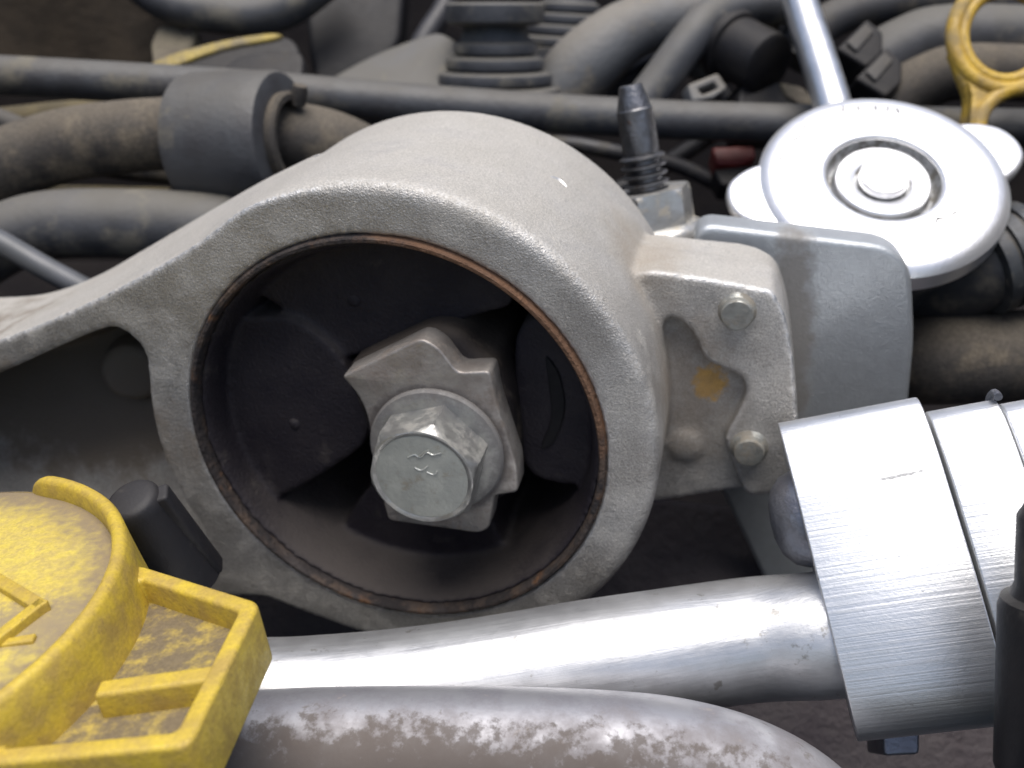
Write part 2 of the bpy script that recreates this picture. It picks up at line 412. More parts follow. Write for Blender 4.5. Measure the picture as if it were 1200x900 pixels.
# rubber
m_rub = mat('bushing_rubber', (0.017, 0.014, 0.019), (0.025, 0.021, 0.025), 1.2, rough=0.6, spec=0.35, bump=0.03, bump_scale=14, dust=(0.095, 0.082, 0.072), dust_amt=-0.12, dust_scale=1.0, dust_up=0.65)
rub = MB()
rub.lathe(F, [(4.27, -0.12), (4.20, -0.16), (4.13, -0.28), (4.06, -0.6), (3.94, -1.5), (3.86, -2.6), (3.86, -5.6), (4.27, -5.6), (4.27, -0.12)], 128)
rub.lathe(F, [(0, -5.3), (4.0, -5.3), (4.0, -5.65), (0, -5.65)], 96)
def rub_slab(px, w0, w1, bev, sm=True):
    pts = [Vector(p) for p in F.poly(px, w0)]
    rub.slab(F, catmull(pts, 4, closed=True) if sm else rounded(pts, 0.2), w0, w1, bev, res=3)
rub_slab([(236, 395), (330, 372), (382, 402), (412, 440), (432, 480), (428, 516), (405, 538), (330, 582), (268, 590), (236, 500)], -0.9, -5.5, 0)
rub_slab([(300, 330), (342, 372), (400, 418), (470, 400), (560, 370), (600, 355), (590, 300), (520, 272), (400, 275)], -1.1, -5.5, 0)
rub_slab([(375, 690), (388, 648), (425, 580), (470, 560), (560, 590), (592, 640), (640, 700), (500, 740)], -1.5, -5.5, 0)
rub_slab([(604, 396), (640, 372), (680, 400), (712, 470), (720, 560), (680, 570), (622, 556), (606, 500)], -1.2, -5.0, 0)
rubber = rub.build('rubber_bushing', m_rub, mount, remesh=0.06, smooth_it=14)
m_dark = mat('slot_shade', (0.006, 0.005, 0.006), rough=0.8)  # near-black colour standing in for the shade inside the slot
for px, py, w in ((345, 497, -0.9), (415, 353, -1.1)):
    u, v = F.uv(px, py, w)
    MB().lathe(Frame(F.pt(u, v, w), F.n), [(0.16, -0.1), (0.13, 0.01), (0.08, 0.05), (0, 0.06)], 20).build('rubber_nub', m_rub, mount)
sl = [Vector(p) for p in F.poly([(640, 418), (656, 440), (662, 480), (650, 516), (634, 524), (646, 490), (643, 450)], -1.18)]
MB().slab(F, catmull(sl, 4, closed=True), -1.14, -1.5, 0.03).build('slot_shade_plate', m_dark, mount)  # solid dark plate on the rubber, no opening is cut
# inner aluminium core
m_core = mat('core_aluminium', (0.40, 0.375, 0.345), (0.30, 0.27, 0.245), 2.0, metal=0.6, rough=0.42, bump=0.010, bump_scale=12, streak=(WN(F.u + F.v * 0.35), 0.004, 9),
             dust=(0.17, 0.14, 0.115), dust_amt=-0.02, dust_scale=1.8, dust_up=0.2,
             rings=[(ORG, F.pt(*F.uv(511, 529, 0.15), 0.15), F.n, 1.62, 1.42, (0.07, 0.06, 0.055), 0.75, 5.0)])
core_px = [(400, 441), (494, 396), (514, 408), (536, 437), (574, 435), (580, 468), (606, 547), (607, 577), (579, 581), (573, 620), (560, 625), (455, 610), (447, 580), (436, 520), (430, 485), (419, 462)]
core = rounded(F.poly(core_px, 0.15), [.1, .22, .15, .15, .12, .15, .2, .12, .08, .15, .12, .12, .2, .3, .3, .2])
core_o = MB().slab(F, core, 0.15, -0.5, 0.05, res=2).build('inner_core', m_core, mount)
# a second, wider flange of the core a little behind, dusted brown
m_core2 = mat('core_dusty', (0.022, 0.018, 0.018), (0.016, 0.013, 0.014), 1.5, rough=0.75, spec=0.3, bump=0.02, bump_scale=8, dust=(0.13, 0.105, 0.08), dust_amt=-0.04, dust_scale=1.2, dust_up=0.5)
f_px = [(400, 432), (500, 384), (535, 388), (560, 416), (580, 428), (598, 470), (606, 545), (600, 580), (575, 595), (470, 600), (440, 560), (425, 500)]
MB().slab(F, rounded(F.poly(f_px, -0.45), 0.35), -0.45, -5.0, 0.3, res=4).build('core_flange', m_core2, mount)
# centre bolt: washer flange, hexagon head, stamped face
bu, bv = F.uv(511, 529, 0.25)
m_bolt = mat('zinc_bolt', (0.40, 0.40, 0.375), (0.31, 0.305, 0.295), 3.0, metal=0.75, rough=0.36, bump=0.006, bump_scale=14, dust=(0.24, 0.23, 0.20), dust_amt=-0.05, dust_scale=2.6, dust_w=0.35,
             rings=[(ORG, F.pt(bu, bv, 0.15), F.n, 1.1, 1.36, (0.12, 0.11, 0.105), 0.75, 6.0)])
m_face = mat('bolt_face', (0.40, 0.41, 0.37), (0.33, 0.34, 0.31), 2.0, metal=0.35, rough=0.5, bump=0.01, bump_scale=9, dust=(0.24, 0.22, 0.17), dust_amt=-0.06, dust_scale=3)
bu, bv = F.uv(511, 529, 0.25)
bf = Frame(F.pt(bu, bv, 0.15), F.n)
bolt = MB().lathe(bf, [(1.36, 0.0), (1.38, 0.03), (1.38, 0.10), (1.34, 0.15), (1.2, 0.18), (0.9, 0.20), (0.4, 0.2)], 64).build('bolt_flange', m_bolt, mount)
hexm = MB()
hx = []
S = 24
rot = R_(12)
def hex_r(a, af): 
    k = (a % (math.pi / 3)) - math.pi / 6
    return af / math.cos(k)
rings = []
for w, scale_, cap in ((0.15, 1, 9), (0.86, 1, 9), (0.93, 1, 1.14), (1.03, 1, 1.06), (1.09, 1, 1.02), (1.10, 1, 0.99), (1.09, 1, 0.95), (1.065, 1, 0.91), (1.06, 1, 0.5)):
    rings.append([(min(hex_r(a, 1.0) * 1.0, cap), a + rot, w) for a in [2 * math.pi * k / 96 for k in range(96)]])
vs = [bf.pt(r * math.cos(a), r * math.sin(a), w) for rg in rings for r, a, w in rg]
fs = [(i * 96 + k, i * 96 + (k + 1) % 96, (i + 1) * 96 + (k + 1) % 96, (i + 1) * 96 + k) for i in range(len(rings) - 1) for k in range(96)]
hexm.add(vs, fs).build('bolt_head', m_bolt, bolt, smooth=28)
MB().lathe(bf, [(0.925, 1.04), (0.91, 1.07), (0.84, 1.078), (0, 1.085)], 64).build('bolt_face', m_face, bolt)
m_mark = mat('stamp_mark', (0.55, 0.56, 0.52), metal=0.6, rough=0.35)
for pl in ([(478, 536), (486, 533), (492, 536), (500, 530), (507, 533), (517, 531)], [(490, 536), (499, 529), (503, 528)], [(486, 548), (494, 551), (501, 546)], [(500, 553), (508, 556), (512, 552)]):
    pts = [bf.pt(*bf.uv(x, y, 1.085), 1.088) for x, y in pl]
    MB().tube(catmull(pts, 4), 0.016, 6).build('stamped_mark', m_mark, bolt)

# ------------------------------------------------------------------ grey steel plate behind the ear
PL = Frame(F.pt(0, 0, -5.3), F.n + F.u * 0.06)
m_plate = mat('plate_paint', (0.42, 0.445, 0.46), (0.39, 0.41, 0.425), 3, metal=0.5, rough=0.42, rough_var=0.06, bump=0.012, bump_scale=16,
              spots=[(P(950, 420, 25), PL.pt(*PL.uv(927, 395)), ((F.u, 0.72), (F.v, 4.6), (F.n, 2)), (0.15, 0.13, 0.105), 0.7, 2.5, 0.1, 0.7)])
plate_px = [(815, 262), (1068, 292), (1072, 400), (1056, 560), (1000, 700), (905, 700), (845, 575), (800, 520)]
pl = thing('steel_bracket', 'painted grey steel plate behind the mount ear, rounded corners', 'bracket', PL.pt(*PL.uv(950, 420)))
pl.location = W(P(950, 420, 25))
MB().slab(PL, rounded(PL.poly(plate_px), [.5, .9, .5, .5, .3, .3, .3, .3], 8), 0.0, -1.0, 0.16, res=4).build('plate', m_plate, pl)

# ------------------------------------------------------------------ threaded stud with its nut
SF = Frame(P(766, 268, 25.3), (-0.20, 0.92, 0.30), up=(0, 0, -1))
m_stud = mat('stud_steel', (0.24, 0.24, 0.25), (0.17, 0.168, 0.17), 3, metal=0.85, rough=0.34, bump=0.02, bump_scale=10, wear=((0.22, 0.10, 0.04), 2.5, 0.62, 0.72))
m_nut = mat('nut_zinc', (0.56, 0.56, 0.54), (0.46, 0.45, 0.42), 2, metal=0.75, rough=0.36, bump=0.01, bump_scale=8, dust=(0.4, 0.36, 0.28), dust_amt=-0.05, dust_scale=2)
stud = thing('threaded_stud', 'dark threaded stud with pointed tip standing in a pale hex nut', 'stud', SF.c)
prof = [(0, 3.62), (0.26, 3.62), (0.29, 3.60), (0.43, 3.05), (0.45, 3.02), (0.46, 2.0)]
z = 1.92
while z > 0.9:
    prof += [(0.44, z), (0.58, z - 0.06), (0.58, z - 0.10), (0.44, z - 0.16)]; z -= 0.22
prof += [(0.46, 0.7), (0, 0.7)]
MB().lathe(SF, prof, 40).build('shank', m_stud, stud, smooth=12)
nutm = MB(); rings = []
for w, cap in ((0.0, 9), (0.85, 9), (0.95, 1.1), (1.0, 1.05), (1.0, 0.56), (0.9, 0.5)):
    rings.append([(min(hex_r(a, 0.97) if cap > 0.6 else cap, cap), a + R_(5), w) for a in [2 * math.pi * k / 72 for k in range(72)]])
nutm.add([SF.pt(r * math.cos(a), r * math.sin(a), w) for rg in rings for r, a, w in rg],
         [(i * 72 + k, i * 72 + (k + 1) % 72, (i + 1) * 72 + (k + 1) % 72, (i + 1) * 72 + k) for i in range(len(rings) - 1) for k in range(72)])
nutm.build('nut', m_nut, stud, smooth=28)
MB().lathe(SF, [(0.5, 0.12), (1.1, 0.1), (1.24, 0.02), (1.3, -0.1), (1.3, -0.22), (0.5, -0.25)], 48).build('nut_flange', m_nut, stud)
m_under = mat('seat_casting', (0.22, 0.20, 0.17), metal=0.3, rough=0.7, bump=0.1, bump_scale=6)
sb = Frame(SF.pt(0.3, 0, -0.3), SF.n, up=(0, 0, -1))
MB().slab(sb, rounded([(-2.2, -1.6), (1.5, -1.6), (1.5, 1.4), (-2.2, 1.4)], 0.5), 0.0, -1.6, 0.15).build('seat_lug', m_under, stud)

# ------------------------------------------------------------------ radiator cap on its filler neck
CF = Frame(P(1036, 208, 24.5), (-0.06, 0.54, 0.84))
RC = 3.06
m_chrome = mat('cap_steel', (0.90, 0.90, 0.90), (0.85, 0.85, 0.86), 1.5, metal=0.75, rough=0.33, rough_var=0.06, bump=0.006, bump_scale=10)
cap = thing('pressure_cap', 'shiny silver pressed metal radiator cap with centre rivet', 'cap', CF.pt(0, 0, -1.6))
MB().lathe(CF, [(1.40, -0.06), (1.42, 0.0), (1.46, 0.04), (1.54, 0.06), (2.6, 0.05), (2.82, 0.02), (2.96, -0.08), (RC, -0.2), (RC + .01, -0.66), (RC - .04, -0.7), (RC - .1, -0.66)], 128).build('cap_disc', m_chrome, cap)
MB().lathe(CF, [(1.17, -0.22), (1.16, -0.12), (1.12, -0.08), (1.0, -0.07), (0.76, -0.10), (0.70, -0.14)], 96).build('centre_dish', m_chrome, cap)
MB().lathe(CF, [(0.61, -0.12), (0.60, 0.03), (0.56, 0.08), (0.48, 0.10), (0, 0.11)], 64).build('rivet', m_chrome, cap)
m_groove_shade = mat('cap_groove_shade', (0.48, 0.49, 0.50), (0.38, 0.385, 0.39), 3, metal=0.7, rough=0.45, dust=(0.16, 0.15, 0.13), dust_amt=0.02, dust_scale=2.5)  # dull grimy steel, darkened to put the groove's shade into its colour
MB().lathe(CF, [(1.405, -0.055), (1.36, -0.34), (1.30, -0.42), (1.22, -0.40), (1.172, -0.2)], 96).build('groove', m_groove_shade, cap)
MB().lathe(CF, [(0.705, -0.135), (0.68, -0.22), (0.62, -0.22), (0.605, -0.1)], 64).build('groove', m_groove_shade, cap)
for ang in (22, 187):
    a = R_(ang); e = Frame(CF.pt(0, 0, -0.42), CF.n)
    ca, sa = math.cos(a), math.sin(a)
    pts = [(2.6, -1.15), (3.25, -0.95), (3.75, -0.55), (3.9, 0.0), (3.75, 0.55), (3.25, 0.95), (2.6, 1.15)]
    MB().slab(CF, catmull([Vector((x * ca - y * sa, x * sa + y * ca)) for x, y in pts], 4), -0.15, -0.52, 0.14).build('grip_tab', m_chrome, cap)
m_ink = mat('stamped_letter', (0.22, 0.21, 0.2), metal=0.5, rough=0.5)
for x, y, a in ((988, 128, 80), (1006, 127, 90), (1026, 127, 85), (1040, 128, 70), (1052, 130, 100), (932, 163, 30), (938, 160, 120), (942, 150, 50), (915, 186, 20), (917, 198, 40), (1098, 258, 60), (1102, 256, 10), (1118, 250, 30)):
    u, v = CF.uv(x, y, 0.05); r = math.hypot(u, v); a = R_(a)
    l = 0.09
    MB().tube([CF.pt(u - l * math.cos(a), v - l * math.sin(a), 0.06), CF.pt(u + l * math.cos(a), v + l * math.sin(a), 0.06)], 0.028, 6).build('stamped_letter', m_ink, cap)
m_neck = mat('neck_dark', (0.06, 0.065, 0.07), (0.04, 0.042, 0.046), 2, metal=0.3, rough=0.5, dust=(0.13, 0.12, 0.10), dust_amt=-0.05)
neck = MB().lathe(CF, [(2.6, -0.76), (2.75, -1.0), (2.75, -1.3), (2.4, -1.5), (2.2, -3.2), (0, -3.2)], 64).build('filler_neck', m_neck, loc=CF.pt(0, 0, -3.2))
tag(neck, 'dark filler neck under the silver radiator cap', 'filler neck')
# hose on the neck, with a ribbed clamp, at the right edge
m_hose = mat('hose_rubber', (0.045, 0.046, 0.05), (0.032, 0.031, 0.032), 0.8, rough=0.6, bump=0.012, bump_scale=10, dust=(0.13, 0.115, 0.09), dust_amt=-0.02, dust_scale=0.8, dust_up=0.45)
m_hose_br = mat('hose_brown', (0.05, 0.045, 0.04), (0.036, 0.032, 0.029), 0.8, rough=0.75, bump=0.02, bump_scale=14, speck=(0.2, 12), dust=(0.15, 0.125, 0.09), dust_amt=0.03, dust_scale=0.7, dust_up=0.6)
m_hose_gr = mat('hose_grey', (0.065, 0.068, 0.076), (0.045, 0.047, 0.052), 0.7, rough=0.5, bump=0.012, bump_scale=6, dust=(0.18, 0.165, 0.13), dust_amt=-0.02, dust_scale=0.6, dust_up=0.5)
hp = catmull([P(1060, 330, 27.5), P(1120, 325, 26), P(1180, 300, 25), P(1260, 285, 25)], 6)
tag(MB().tube(hp, 1.15, 28).build('radiator_hose', m_hose, loc=hp[0]), 'short black hose below the silver cap, ribbed clamp on it', 'hose')
cl = thing('hose_clamp', 'dark ribbed clamp around the short hose below the silver cap', 'clamp', P(1180, 300, 25))
for k in range(3):
    p0 = P(1150 + k * 19, 312 - k * 7, 25.1); p1 = P(1163 + k * 19, 307 - k * 7, 25.1)
    MB().tube([p0 - (p1 - p0) * .1, p0, p1, p1 + (p1 - p0) * .1], [1.15, 1.32, 1.32, 1.15], 36).build('band', m_neck, cl)
# olive hose crossing at right, under the cap
op = catmull([P(900, 440, 29), P(1060, 424, 27), P(1130, 420, 26), P(1300, 412, 26)], 6)
tag(MB().tube(op, 1.22, 32).build('coolant_hose', m_hose_br, loc=op[0]), 'thick dusty olive hose running right from behind the grey plate', 'hose')

# ------------------------------------------------------------------ background: rods, hoses, boots
m_rod = mat('rod_black', (0.065, 0.068, 0.074), (0.05, 0.05, 0.054), 0.9, rough=0.48, bump=0.02, bump_scale=6, dust=(0.16, 0.145, 0.11), dust_amt=-0.06, dust_scale=0.5, dust_up=0.35)
rp = catmull([P(-80, 84, 31), P(120, 95, 31), P(300, 106, 31.2), P(480, 121, 31.5), P(720, 137, 31.8), P(900, 144, 32), P(1290, 152, 32)], 6)
tag(MB().tube(rp, 0.62, 24).build('black_rod', m_rod, loc=rp[0]), 'long straight black rod crossing the picture behind the mount', 'rod')
hp = catmull([P(-90, 235, 29), P(-10, 200, 29), P(70, 172, 29), P(150, 160, 29), P(240, 156, 29), P(320, 160, 29), P(390, 172, 29.5), P(450, 205, 30.5), P(500, 260, 31)], 7)
tag(MB().tube(hp, 1.05, 32).build('thick_hose', m_hose_br, loc=hp[0]), 'thick dusty brown hose at left passing through a dark sleeve', 'hose')
# sleeve
sv = Frame(P(284, 166, 28.6), (0.965, -0.02, 0.26), up=(0, 1, 0))
slv = thing('hose_sleeve', 'dark grey rubber sleeve around the thick brown hose', 'sleeve', sv.pt(0, -2, 0))
MB().lathe(sv, [(1.2, 1.42), (1.72, 1.42), (1.86, 1.38), (1.93, 1.25), (1.96, 0.6), (2.02, -1.2), (1.98, -1.45), (1.2, -1.5), (1.2, 1.42)], 72).build('sleeve_body', m_rod, slv)
MB().lathe(sv, [(1.08, 1.3), (1.3, 1.34), (1.34, 1.62), (1.25, 1.7), (1.08, 1.7)], 48).build('sleeve_lip', m_hose_br, slv)
MB().tube([P(349, 122, 28.2), P(351, 108, 28.0), P(352, 100, 27.9)], [0.22, 0.24, 0.2], 14).build('clamp_screw', m_hose_br, slv)
hp = catmull([P(-60, 322, 28), P(0, 283, 28), P(60, 264, 28), P(150, 262, 28), P(240, 266, 28), P(320, 275, 28.5), P(400, 300, 29)], 7)
tag(MB().tube(hp, [0.98] * len(hp), 30).build('lower_hose', m_hose_gr, loc=hp[0]), 'lower dusty grey hose at left, just above the mount arm', 'hose')
hp = catmull([P(-80, 245, 26.5), P(-10, 278, 26.5), P(60, 318, 26.5), P(140, 360, 26.8)], 6)
m_cable = mat('cable_grey', (0.10, 0.105, 0.115), (0.08, 0.085, 0.09), 1, rough=0.45)
tag(MB().tube(hp, 0.32, 16).build('grey_cable', m_cable, loc=hp[0]), 'thin light grey cable at the left edge, in front of the lower hose', 'cable')
hp = catmull([P(-60, 120, 34), P(20, 150, 33.5), P(110, 190, 33), P(260, 205, 33), P(420, 205, 34)], 6)
tag(MB().tube(hp, 0.42, 16).build('dark_cable', m_hose, loc=hp[0]), 'dark cable in the gap between the two brown hoses at left', 'cable')
hp = catmull([P(-80, 262, 31), P(-10, 245, 31), P(60, 236, 31), P(200, 238, 31.5)], 6)
m_olive = mat('olive_loom', (0.12, 0.095, 0.045), (0.08, 0.065, 0.035), 0.8, rough=0.8, bump=0.08, bump_scale=5)
tag(MB().tube(hp, 0.5, 18).build('olive_cable', m_olive, loc=hp[0]), 'olive brown loom showing between the two left hoses', 'cable')
hp = catmull([P(-60, 150, 36), P(20, 142, 36), P(90, 135, 36), P(200, 130, 37)], 5)
tag(MB().tube(hp, 0.55, 18).build('tan_cable', m_olive, loc=hp[0]), 'tan loom just under the black rod at the left edge', 'cable')

# insulation panel top left
ip = Frame(P(60, 0, 44), (0.2, -0.2, 1))
bump_panel = MB()
NX, NY = 18, 12
g = []
for j in range(NY + 1):
    for i in range(NX + 1):
        x = -8.5 + 13.3 * i / NX; y = -3.0 + 9 * j / NY
        z_ = 0.5 * math.sin(x * 0.55 + 0.25 * y) + 0.25 * math.sin(x * 1.3 + 1)
        edge = max(0, (x - 3.2) / 1.6); z_ -= 2.0 * edge * edge
        g.append(ip.pt(x, y, z_))
vs = g + [p - ip.n * 1.0 for p in g]; off = len(g); fs = []
for j in range(NY):
    for i in range(NX):
        a = j * (NX + 1) + i
        fs.append((a, a + 1, a + NX + 2, a + NX + 1)); fs.append((off + a, off + a + NX + 1, off + a + NX + 2, off + a + 1))
for j in range(NY):
    for i in (0, NX):
        a = j * (NX + 1) + i; fs.append((a, a + NX + 1, off + a + NX + 1, off + a))
for i in range(NX):
    for j in (0, NY):
        a = j * (NX + 1) + i; fs.append((a, a + 1, off + a + 1, off + a))
tag(bump_panel.add(vs, fs).build('insulation_panel', m_pad, loc=ip.c), 'dark brown padded panel in the top left corner', 'panel')

# blue grey pipe, top left
hp = catmull([P(150, -30, 38), P(195, 2, 38), P(240, 14, 38), P(300, 18, 38), P(345, 4, 38), P(400, -40, 38)], 6)
bl = tag(MB().tube(hp, 0.75, 22).build('vacuum_pipe', m_hose_gr, loc=hp[0]), 'grey curved pipe at the top edge above the yellow and black lever', 'pipe')
# lever: black with a yellow upper edge
lv = Frame(P(262, 66, 34), (-0.05, 0.35, 0.93))
m_yel_old = mat('faded_yellow', (0.36, 0.27, 0.06), (0.22, 0.17, 0.06), 0.9, rough=0.6, bump=0.05, bump_scale=6, dust=(0.20, 0.17, 0.12), dust_amt=0.0, dust_scale=1.2)
m_blk = mat('black_plastic', (0.010, 0.010, 0.012), (0.015, 0.014, 0.015), 1.2, rough=0.5, spec=0.3, bump=0.008, bump_scale=8, dust=(0.07, 0.063, 0.052), dust_amt=-0.1, dust_scale=1.0, dust_up=0.25)
lever = thing('plastic_lever', 'black plastic lever with a faded yellow top edge at upper left', 'lever', lv.pt(0, -1, 0))
MB().slab(lv, catmull([Vector(p) for p in lv.poly([(165, 84), (200, 66), (260, 50), (320, 41), (345, 48), (352, 72), (340, 92), (240, 96), (190, 96)])], 4, closed=True), 0.0, -1.3, 0.15).build('lever_body', m_blk, lever)
MB().slab(lv, catmull([Vector(p) for p in lv.poly([(162, 82), (200, 63), (262, 46), (318, 38), (326, 44), (262, 57), (205, 77), (180, 86)], 0.12)], 4, closed=True), 0.12, -1.5, 0.1).build('lever_edge', m_yel_old, lever)
MB().slab(lv, catmull([Vector(p) for p in lv.poly([(262, 92), (272, 70), (300, 62), (350, 60), (354, 88), (340, 100)], 0.25)], 4, closed=True), 0.25, -0.4, 0.12).build('lever_grip', m_blk, lever)
# tan lump behind
m_tan = mat('tan_block', (0.19, 0.165, 0.115), (0.14, 0.12, 0.09), 1.0, rough=0.85, bump=0.1, bump_scale=4)
tf = Frame(P(205, 55, 38), (0, 0.3, 1))
tag(MB().slab(tf, rounded(tf.poly([(185, 30), (212, 28), (214, 38), (232, 34), (226, 52), (210, 78), (180, 90), (176, 50)]), 0.15), 0, -1.5, 0.15).build('tan_bracket', m_tan, loc=tf.c), 'small tan bracket behind the yellow and black lever', 'bracket')

# dark column and slanted cover in the middle
df = Frame(P(420, 20, 40), (0.1, 0.15, 1))
tag(MB().slab(df, rounded(df.poly([(352, -60), (480, -60), (470, 50), (430, 105), (372, 110), (362, 60)]), 0.4), 0, -4, 0.3).build('black_housing', m_blk, loc=df.c), 'tall black housing behind the slanted grey cover at the top', 'housing')
wf = Frame(P(450, 80, 36), (-0.15, 0.45, 0.88))
tag(MB().slab(wf, catmull([Vector(p) for p in wf.poly([(360, 120), (372, 98), (430, 64), (490, 40), (520, 36), (545, 60), (560, 120), (460, 130)])], 5, closed=True), 0, -2.2, 0.35).build('slanted_cover', m_hose_gr, loc=wf.c), 'slanted dusty grey cover beside the ribbed rubber boot', 'cover')
# ribbed boots
def boot(name, label, fr, s, m, flange=True):
    t = thing(name, label, 'rubber boot', fr.pt(0, 0, -2.6 * s), 'ribbed boots at the top')
    prof = [(0.95, 0.2), (1.0, 0.0), (1.05, -0.2)]
    z = -0.25; r = 1.08
    for k in range(4):
        prof += [(r, z), (r + 0.16, z - 0.06), (r + 0.2, z - 0.2), (r + 0.17, z - 0.34), (r + 0.02, z - 0.40)]
        z -= 0.44; r += 0.24
    prof += [(r + 0.1, z), (r + 0.15, z - 0.8), (0.5, z - 0.8)]
    MB().lathe(fr, [(a * s, b * s) for a, b in prof], 64).build('bellows', m, t)
    if flange:
        MB().lathe(fr, [(0.0, 0.75 * s), (0.35 * s, 0.75 * s), (0.5 * s, 0.85 * s), (1.38 * s, 0.85 * s), (1.48 * s, 0.78 * s), (1.5 * s, 0.55 * s), (1.47 * s, 0.32 * s), (1.35 * s, 0.22 * s), (0.7 * s, 0.15 * s)], 64).build('boot_cap', m_hose_gr, t)
    return t
boot('rubber_boot', 'ribbed grey rubber boot with flat round cap at top centre', Frame(P(580, 38, 35), (0.0, 0.93, 0.36), up=(0, 0, -1)), 1.18, m_hose_gr)
boot('rubber_boot', 'smaller ribbed boot half hidden behind the capped one', Frame(P(668, -5, 40), (0.05, 0.93, 0.36), up=(0, 0, -1)), 1.0, m_hose_gr, False)
# fat grey elbow
hp = catmull([P(640, 130, 37), P(690, 72, 36.5), P(745, 32, 36.5), P(820, 16, 37), P(920, 10, 38)], 7)
m_duct = mat('duct_grey', (0.13, 0.135, 0.14), (0.10, 0.10, 0.10), 0.6, rough=0.55, bump=0.03, bump_scale=5, dust=(0.24, 0.21, 0.16), dust_amt=0.0, dust_scale=0.6, dust_up=0.55)
tag(MB().tube(hp, [1.2 + 0.1 * math.sin(i * 0.3) for i in range(len(hp))], 28).build('elbow_hose', m_duct, loc=hp[0]), 'fat light grey elbow hose right of the ribbed boots', 'hose')
# blue-grey straight hose leaning
hp = catmull([P(745, 130, 33.5), P(775, 92, 33.5), P(812, 42, 33.5), P(838, 18, 34), P(880, 8, 35), P(940, 6, 36)], 6)
tag(MB().tube(hp, 0.66, 22).build('leaning_hose', m_hose_gr, loc=hp[0]), 'slim grey hose rising diagonally into the black connector', 'hose')
# connector body
kf = Frame(P(876, 68, 33), (0.25, 0.2, 0.95))
con = thing('hose_connector', 'black plastic elbow connector with raised collar, left of the bright tube', 'connector', kf.pt(0, -1.5, -1))
ka = Frame(P(880, 66, 33.4), (0.55, -0.55, 0.62))
MB().lathe(ka, [(0.0, 0.95), (0.9, 0.95), (1.05, 0.85), (1.08, -0.7), (1.22, -0.75), (1.25, -1.05), (1.0, -1.15), (0.95, -2.2), (0, -2.2)], 48).build('collar', m_blk, con)
MB().slab(kf, rounded(kf.poly([(880, 82), (912, 84), (950, 120), (950, 150), (880, 150), (870, 110)]), 0.2), -0.3, -1.8, 0.15).build('lower_body', m_blk, con)
MB().slab(kf, rounded(kf.poly([(812, 92), (848, 78), (860, 96), (842, 108), (818, 112)]), 0.12), -0.4, -1.0, 0.08, holes=[rounded(kf.poly([(824, 97), (844, 89), (849, 96), (830, 104)]), 0.06)]).build('locking_tab', m_duct, con)
MB().slab(kf, rounded(kf.poly([(918, 92), (944, 98), (962, 116), (948, 122), (926, 110)]), 0.12), -0.2, -0.9, 0.08).build('side_clip', m_tan, con)
# upright grey cylinder
uf = Frame(P(896, -10, 38), (-0.03, 0.95, 0.3), up=(0, 0, -1))
tag(MB().lathe(uf, [(0, 1.5), (0.95, 1.5), (1.0, 1.4), (1.0, -2.6), (0.92, -2.7), (0, -2.7)], 36).build('upright_cylinder', m_duct, loc=uf.c), 'upright grey cylinder at the top edge left of the bright tube', 'cylinder')
# bright aluminium tube rising behind the cap
m_alu = mat('aluminium_tube', (0.80, 0.81, 0.82), (0.72, 0.73, 0.74), 1.2, metal=0.9, rough=0.33, bump=0.008, bump_scale=12)
hp = catmull([P(928, -40, 33), P(940, 10, 32), P(956, 60, 31), P(974, 118, 30), P(984, 160, 29.6)], 6)
tag(MB().tube(hp, 0.56, 24).build('aluminium_tube', m_alu, loc=hp[0]), 'bright bare aluminium tube coming down to the radiator cap', 'tube')
# dark hoses at right, with clips
for i, (pts, r, lab) in enumerate((
        ([P(930, 72, 37), P(970, 26, 37), P(1040, 4, 37), P(1120, 0, 37), P(1260, 12, 37)], 0.7, 'uppermost dark hose arching across the top right corner'),
        ([P(985, 140, 36), P(1015, 88, 35.5), P(1060, 56, 35.2), P(1120, 42, 35), P(1290, 48, 35)], 1.08, 'middle dark hose arching behind the yellow ring'),
        ([P(1030, 170, 35), P(1045, 125, 34.5), P(1085, 96, 34.2), P(1140, 84, 34), P(1290, 92, 34)], 0.95, 'lowest brownish hose of the arching group at right'))):
    q = catmull(pts, 7)
    tag(MB().tube(q, r, 28).build('arched_hose', (m_hose, m_hose_gr, m_hose_br)[i], loc=q[0]), lab, 'hose', 'arched hoses at top right')
for cx, cy, d, lab in ((1000, 50, 34.2, 'upper square black clip holding the arched hoses'), (1022, 84, 33.6, 'lower square black clip holding the arched hoses')):
    c_ = Frame(P(cx, cy, d), (0.1, 0.3, 0.95))
    t = thing('hose_clip', lab, 'clip', c_.pt(0, -0.8, -0.5), 'clips on the arched hoses')
    MB().slab(c_, rounded([(-0.8, -0.5), (0.5, 0.8), (1.0, 0.25), (0.85, -0.6), (0.2, -1.2)], 0.15), 0.3, -1.2, 0.12).build('clip_body', m_blk, t)
    MB().slab(c_, rounded([(-0.45, -0.3), (0.35, 0.5), (0.6, 0.2), (-0.15, -0.65)], 0.08), 0.42, 0.25, 0.05).build('clip_lid', m_hose, t)
